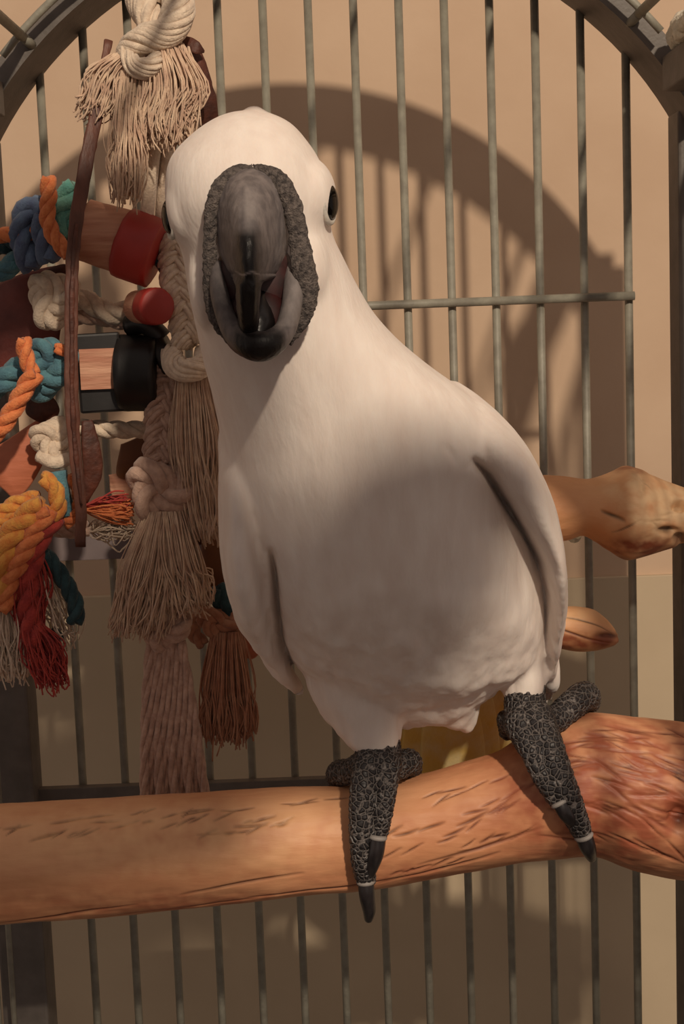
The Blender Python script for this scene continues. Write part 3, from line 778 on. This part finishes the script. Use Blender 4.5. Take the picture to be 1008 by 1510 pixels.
# horizontal cream ropes
tp('rope', rope(pp([(88, 435, .842), (130, 445, .845), (165, 462, .845), (205, 455, .848)]), R_(17)), m_cotton, 'short twisted cream rope')
tp('rope', rope(pp([(95, 470, .848), (140, 468, .850), (190, 478, .85)]), R_(12)), m_cotton2)
tp('rope', rope(pp([(92, 630, .845), (140, 632, .846), (190, 634, .846), (226, 632, .848)]), R_(14)), m_cotton, 'twisted cream rope under the black block')
tp('knot', knot(P(78, 440, .826), (R_(27), R_(20), R_(34)), R_(16), (0, .2, 0)), m_cotton, 'cream rope knot')
tp('knot', knot(P(78, 648, .818), (R_(22), R_(18), R_(26)), R_(14), (0, -.3, .3)), m_cotton, 'cream rope knot')
tp('rope_whipping', sweep(cr(pp([(58, 672, .815), (80, 682, .811), (102, 676, .815)]), 16), R_(10), seg=12), m_cotton)
# coloured knots
def cord(pts, r, m, Y=.81, label=None, strands=3):
    return tp('cord', rope(pp(pts, Y), R_(r), strands=strands), m, label)
cord([(70, 262), (72, 290), (70, 320), (80, 350), (104, 378)], 12, m_orange, .800, 'orange twisted cord')
cord([(-40, 340), (-5, 346), (30, 346), (55, 340)], 12, m_orange, .812)
cord([(48, 395), (32, 355), (38, 315), (58, 305), (70, 330)], 19, m_blue, .812, 'blue twisted cord')
cord([(62, 318), (66, 350), (74, 384)], 18, m_blue, .806)
cord([(108, 272), (98, 295), (84, 320), (100, 345)], 18, m_green, .812, 'mint green twisted cord')
cord([(112, 300), (110, 330), (108, 360)], 16, m_teal, .82)
cord([(60, 358), (38, 372), (12, 395), (-30, 412)], 16, m_teal, .82, 'faded teal cord')
cord([(-30, 365), (10, 362), (40, 360)], 14, m_dteal, .826)
cord([(-40, 590), (0, 565), (30, 545), (60, 545)], 20, m_teal, .812, 'teal twisted cord')
tp('knot', knot(P(72, 542, .808), (R_(25), R_(16), R_(36)), R_(18), (0, .5, 0)), m_teal, 'teal cord knot')
cord([(34, 500), (38, 525), (48, 552)], 12, m_orange, .795, 'orange twisted cord')
cord([(52, 550), (38, 570), (22, 600), (2, 630), (-20, 650)], 14, m_orange, .793)
cord([(82, 515), (92, 516), (100, 518)], 9, m_orange, .80)
# gold loop, orange and red tails
cord([(62, 706), (78, 715), (86, 745), (76, 768)], 13, m_gold, .800, 'golden yellow cord')
cord([(106, 700), (116, 730), (112, 758), (95, 772)], 10, m_orange, .806, 'orange cord loop')
cord([(-30, 770), (0, 758), (28, 742), (58, 735)], 14, m_gold, .805)
cord([(-30, 778), (10, 770), (40, 752), (62, 742)], 11, m_gold, .802)
cord([(62, 742), (40, 765), (18, 790), (4, 830), (6, 880)], 20, m_gold, .798, 'thick golden orange cord')
cord([(72, 752), (52, 785), (34, 820), (14, 860), (4, 900)], 15, m_orange, .796)
tp('cord', rope(pp([(80, 760), (58, 790), (44, 840), (42, 900), (52, 950)], .80), R_(18)), m_red, 'red cord with frayed end')
tp('tassel', tassel((P(48, 920, .80), .006, .005), (P(78, 1003, .80), .009, .006), 180, .00042, 0.0025), m_red, 'frayed red cord end', kind='stuff')
tp('tassel', tassel((P(36, 800, .802), .006, .005), (P(46, 930, .802), .0075, .006), 180, .00042, 0.0025), m_red, kind='stuff')
tp('tassel', tassel((P(8, 880, .806), .007, .005), (P(16, 992, .806), .0125, .007), 220, .00042, 0.0025), m_cotton, 'cream frayed cord end', kind='stuff')
tp('cord', sweep(cr(pp([(84, 695, .806), (90, 730, .806), (98, 758, .808)]), 16), R_(15), R_(14), seg=14), m_teal, 'teal wrapped cord')
cord([(52, 806), (78, 832), (98, 862), (112, 895), (110, 918)], 13, m_dteal, .808, 'dark teal dangling cord')
cord([(76, 930), (84, 938), (90, 944)], 9, m_dteal, .81)
tp('tassel', tassel((P(60, 830, .812), .005, .004), (P(95, 945, .812), .0085, .005), 34, .00045, .004), m_cotton, 'loose cream threads', kind='stuff')
tp('tassel', tassel((P(126, 750, .82), .002, .006), (P(190, 755, .822), .003, .006), 120, .00042, 0.0015), m_orange, 'orange red cord strands', kind='stuff')
tp('tassel', tassel((P(126, 745, .822), .002, .006), (P(186, 748, .824), .003, .006), 60, .00042, 0.0015), m_red, kind='stuff')
tp('tassel', tassel((P(135, 782, .828), .004, .004), (P(185, 778, .826), .006, .005), 60, .00042, 0.0037), m_cotton, kind='stuff')
cord([(70, 772), (95, 782), (130, 778)], 13, m_cotton2, .824)
# braided cream column with knots and tassels
def braid(pts, w_, r, n=120, turns=4.0, m=m_cotton, label=None):
    p = cr(pp(pts), n); t, A, B = frames(p, up=(0, -1, 0)); u = np.linspace(0, 1, n) * 2 * math.pi * turns
    out = []
    for k in range(3):
        a = u + k * 2 * math.pi / 3
        q = p + B * (np.sin(a) * w_)[:, None] + A * (np.sin(2 * a) * w_ * .45)[:, None]
        out.append(yarn(q, r, 9, .06, n))
    return tp('braid', join(*out), m, label)
braid([(262, 352, .826), (262, 400, .824), (272, 450, .822), (280, 505, .822)], R_(15), R_(15), 90, 2.2, m_cotton, 'plump cream braid')
tp('knot', yarn(pp([(254, 520, .822), (258, 540, .812), (278, 546, .805), (300, 538, .812), (304, 520, .824)]), R_(17), 12), m_cotton, 'cream knot')
tp('tassel', join(tassel((P(285, 556, .818), .009, .006), (P(306, 785, .822), .0105, .007), 480, .00042, 0.0028, (P(294, 660, .818), .0135, .010))), m_thread, 'plump cream tassel', kind='stuff')
braid([(262, 530, .834), (244, 570, .832), (240, 630, .830), (238, 690, .828)], R_(14), R_(16), 110, 2.6, m_cotton2, 'plump pinkish cream braid')
tp('knot', join(knot(P(236, 722, .820), (R_(40), R_(24), R_(32)), R_(20), (0, .4, 0))), m_cotton2, 'large pinkish cream knot')
tp('tassel', join(tassel((P(240, 752, .82), .010, .008), (P(205, 925, .82), .0175, .009), 400, .00042, 0.0031, (P(222, 840, .818), .016, .010)),
                  tassel((P(250, 752, .82), .010, .008), (P(275, 890, .82), .0150, .009), 360, .00042, 0.0031, (P(262, 830, .818), .0135, .010))), m_thread, 'wide frayed cream tassel', kind='stuff')
tp('knot', knot(P(242, 925, .826), (R_(30), R_(20), R_(24)), R_(16), (0, .2, 0)), m_cotton2, 'pinkish cream knot')
out = []
for i in range(9):
    x0 = 222 + i * 5.5; x1 = 212 + i * 11.5
    out.append(rope(pp([(x0, 945, .826 + .003 * (i % 2)), ((x0 + x1) / 2 - 2, 1040, .826), (x1, 1185, .828 + .004 * (i % 2))]), R_(8), pitch=.05))
tp('fringe', join(*out), m_cotton2, 'long pinkish cream cords hanging down', kind='stuff')
tp('knot', knot(P(322, 916, .842), (R_(30), R_(16), R_(16)), R_(12), (0, .1, 0)), m_thread2, 'tan knot')
tp('tassel', tassel((P(335, 930, .842), .009, .006), (P(336, 1082, .845), .0165, .009), 460, .00042, 0.0028, (P(335, 1010, .844), .0135, .009)), m_thread2, 'rust brown tassel', kind='stuff')
cord([(318, 868), (330, 888), (345, 900)], 17, m_dteal, .845, 'dark teal cord end')
cord([(300, 890), (285, 930), (300, 950)], 11, m_thread2, .846)

# ------------------------------------------------------------------ photographer out of view, added so the raised arm shades the bird
def shade(x, y, Y, Yc):
    """the point at depth Yc whose shadow falls on what the photograph shows at x, y"""
    t = P(x, y, Y)
    return t + (LAMP - t) * ((t[1] - Yc) / (t[1] - LAMP[1]))
def unseen_person():
    m_shirt = mat('dark_shirt', srgb(62, 66, 80), srgb(54, 58, 70), .85, 60, bump=.2)
    m_skin = mat('skin', srgb(205, 160, 132), srgb(196, 148, 120), .6, 80, bump=.1)
    m_hair = mat('brown_hair', srgb(62, 42, 30), srgb(44, 30, 22), .6, 200, (1, 1, .2), bump=.4)
    m_trs = mat('jeans', srgb(54, 66, 92), srgb(46, 56, 80), .85, 200, bump=.2)
    wrist = shade(420, 872, .69, .10); tip = shade(725, 985, .69, .11)
    elbow = wrist + np.array([-.245, -.07, -.015])
    x, y, z = elbow[0] - .34, elbow[1] - .20, CAMZ + .47
    by = y - .06
    per = thing('unseen_person', 'unseen photographer in dark shirt and jeans, added so the raised arm shades the cockatoo', 'unseen_person', (x, by, 0))
    T = lambda pts, rad, n=26, seg=20: sweep(cr(np.array(pts, float), n), cr(np.array(rad, float)[:, None], n)[:, 0], seg=seg)
    skin = [ellipsoid((x, y, z + .02), (.072, .092, .098)), ellipsoid((x, y + .015, z - .040), (.054, .072, .070)), T([(x, y + .08, z + .02), (x, y + .097, z - .012), (x, y + .085, z - .022)], [.008, .013, .008], 10),
            T([(x - .022, y + .082, z - .055), (x, y + .088, z - .057), (x + .022, y + .082, z - .055)], [.004, .007, .004], 10),
            ellipsoid((x - .073, y - .01, z), (.010, .018, .030)), ellipsoid((x + .073, y - .01, z), (.010, .018, .030)),
            T([(x, y - .01, z - .06), (x, y - .04, z - .14), (x, by, z - .22)], [.048, .050, .064])]
    arms = []
    sh1, sh0 = np.array([x + .165, by, z - .25]), np.array([x - .165, by, z - .25])
    arms.append(T([sh1, (sh1 + elbow) / 2 + [0, 0, -.02], elbow], [.058, .052, .044]))
    skin.append(T([elbow, elbow * .55 + wrist * .45, wrist], [.046, .047, .033]))
    arms.append(T([elbow, elbow * .5 + wrist * .5, wrist * .95 + elbow * .05], [.056, .062, .067]))   # loose sleeve, widened to broaden the arm's shade
    # open hand of the raised arm
    d = (tip - wrist); L = np.linalg.norm(d); d /= L
    up = np.array([0, 0, 1.0]); up -= d * (up @ d); up /= np.linalg.norm(up); nb = np.cross(d, up)
    skin.append(sweep(cr([wrist, wrist + d * L * .28, wrist + d * L * .55], 14), cr(np.array([[.036], [.046], [.044]]), 14)[:, 0], cr(np.array([[.022], [.018], [.014]]), 14)[:, 0], seg=20, up=up))
    for k, (o, ln) in enumerate(((.030, .40), (.010, .46), (-.010, .43), (-.029, .34))):
        b = wrist + d * L * .52 + up * o
        skin.append(T([b, b + d * L * ln * .45 + up * o * .15, b + d * L * ln * .75 - nb * .008 + up * o * .2, b + d * L * ln - nb * .018 + up * o * .2], [.0105, .0095, .0085, .007], 14, 12))
    b = wrist + d * L * .18 + up * .030
    skin.append(T([b, b + d * .025 + up * .022, b + d * .055 + up * .028], [.013, .011, .008], 12, 12))
    # the other arm holds the camera
    el0 = sh0 + [.06, .05, -.29]; wr0 = np.array([-.075, -.12, CAMZ - .10])
    arms.append(T([sh0, (sh0 + el0) / 2, el0], [.058, .052, .044]))
    skin.append(T([el0, (el0 + wr0) / 2, wr0], [.044, .042, .028]))
    skin.append(ellipsoid(wr0 + [.022, .028, .022], (.034, .026, .034)))
    for k in range(4):
        b = wr0 + [.040, .035, .045 - .019 * k]
        skin.append(T([b, b + [.030, .012, .006], b + [.048, -.006, .008]], [.0098, .0090, .0075], 12, 12))
    b = wr0 + [.015, .02, .045]; skin.append(T([b, b + [.015, .012, .028], b + [.035, .012, .042]], [.013, .011, .008], 12, 12))
    torso = [sweep(cr([(x, by, z - .20), (x, by, z - .28), (x, by - .01, z - .43), (x, by - .01, z - .60), (x, by - .01, z - .72)], 30), cr(np.array([[.06], [.095], [.11], [.10], [.105]]), 30)[:, 0],
                   cr(np.array([[.10], [.18], [.165], [.145], [.16]]), 30)[:, 0], seg=28, up=(0, -1, 0))]
    legs = []
    for s in (-1, 1):
        legs.append(T([(x + s * .08, by - .01, z - .68), (x + s * .09, by, (z - .68) * .55), (x + s * .10, by - .01, .09)], [.09, .062, .045]))
        legs.append(T([(x + s * .10, by - .04, .050), (x + s * .105, by + .08, .050), (x + s * .11, by + .17, .043)], [.042, .042, .032]))
    v, f, n = remesh(join(*(skin + arms + torso + legs)), .0045, smooth=3)
    obj('body', (v, f), m_skin, per)
    v, f, n = remesh(join(*(arms + torso)), .008, smooth=4); obj('shirt', (v + n * .006, f), m_shirt, per)
    v, f, n = remesh(join(*legs), .008, smooth=4); obj('trousers', (v + n * .006, f), m_trs, per)
    obj('hair', remesh(join(ellipsoid((x, y - .017, z + .040), (.079, .092, .087)), ellipsoid((x, y - .045, z - .02), (.074, .058, .085))), .006, 4)[:2], m_hair, per)
    for s in (-1, 1): obj('eye', ellipsoid((x + s * .030, y + .083, z + .005), (.012, .009, .010)), m_eye, per)
unseen_person()
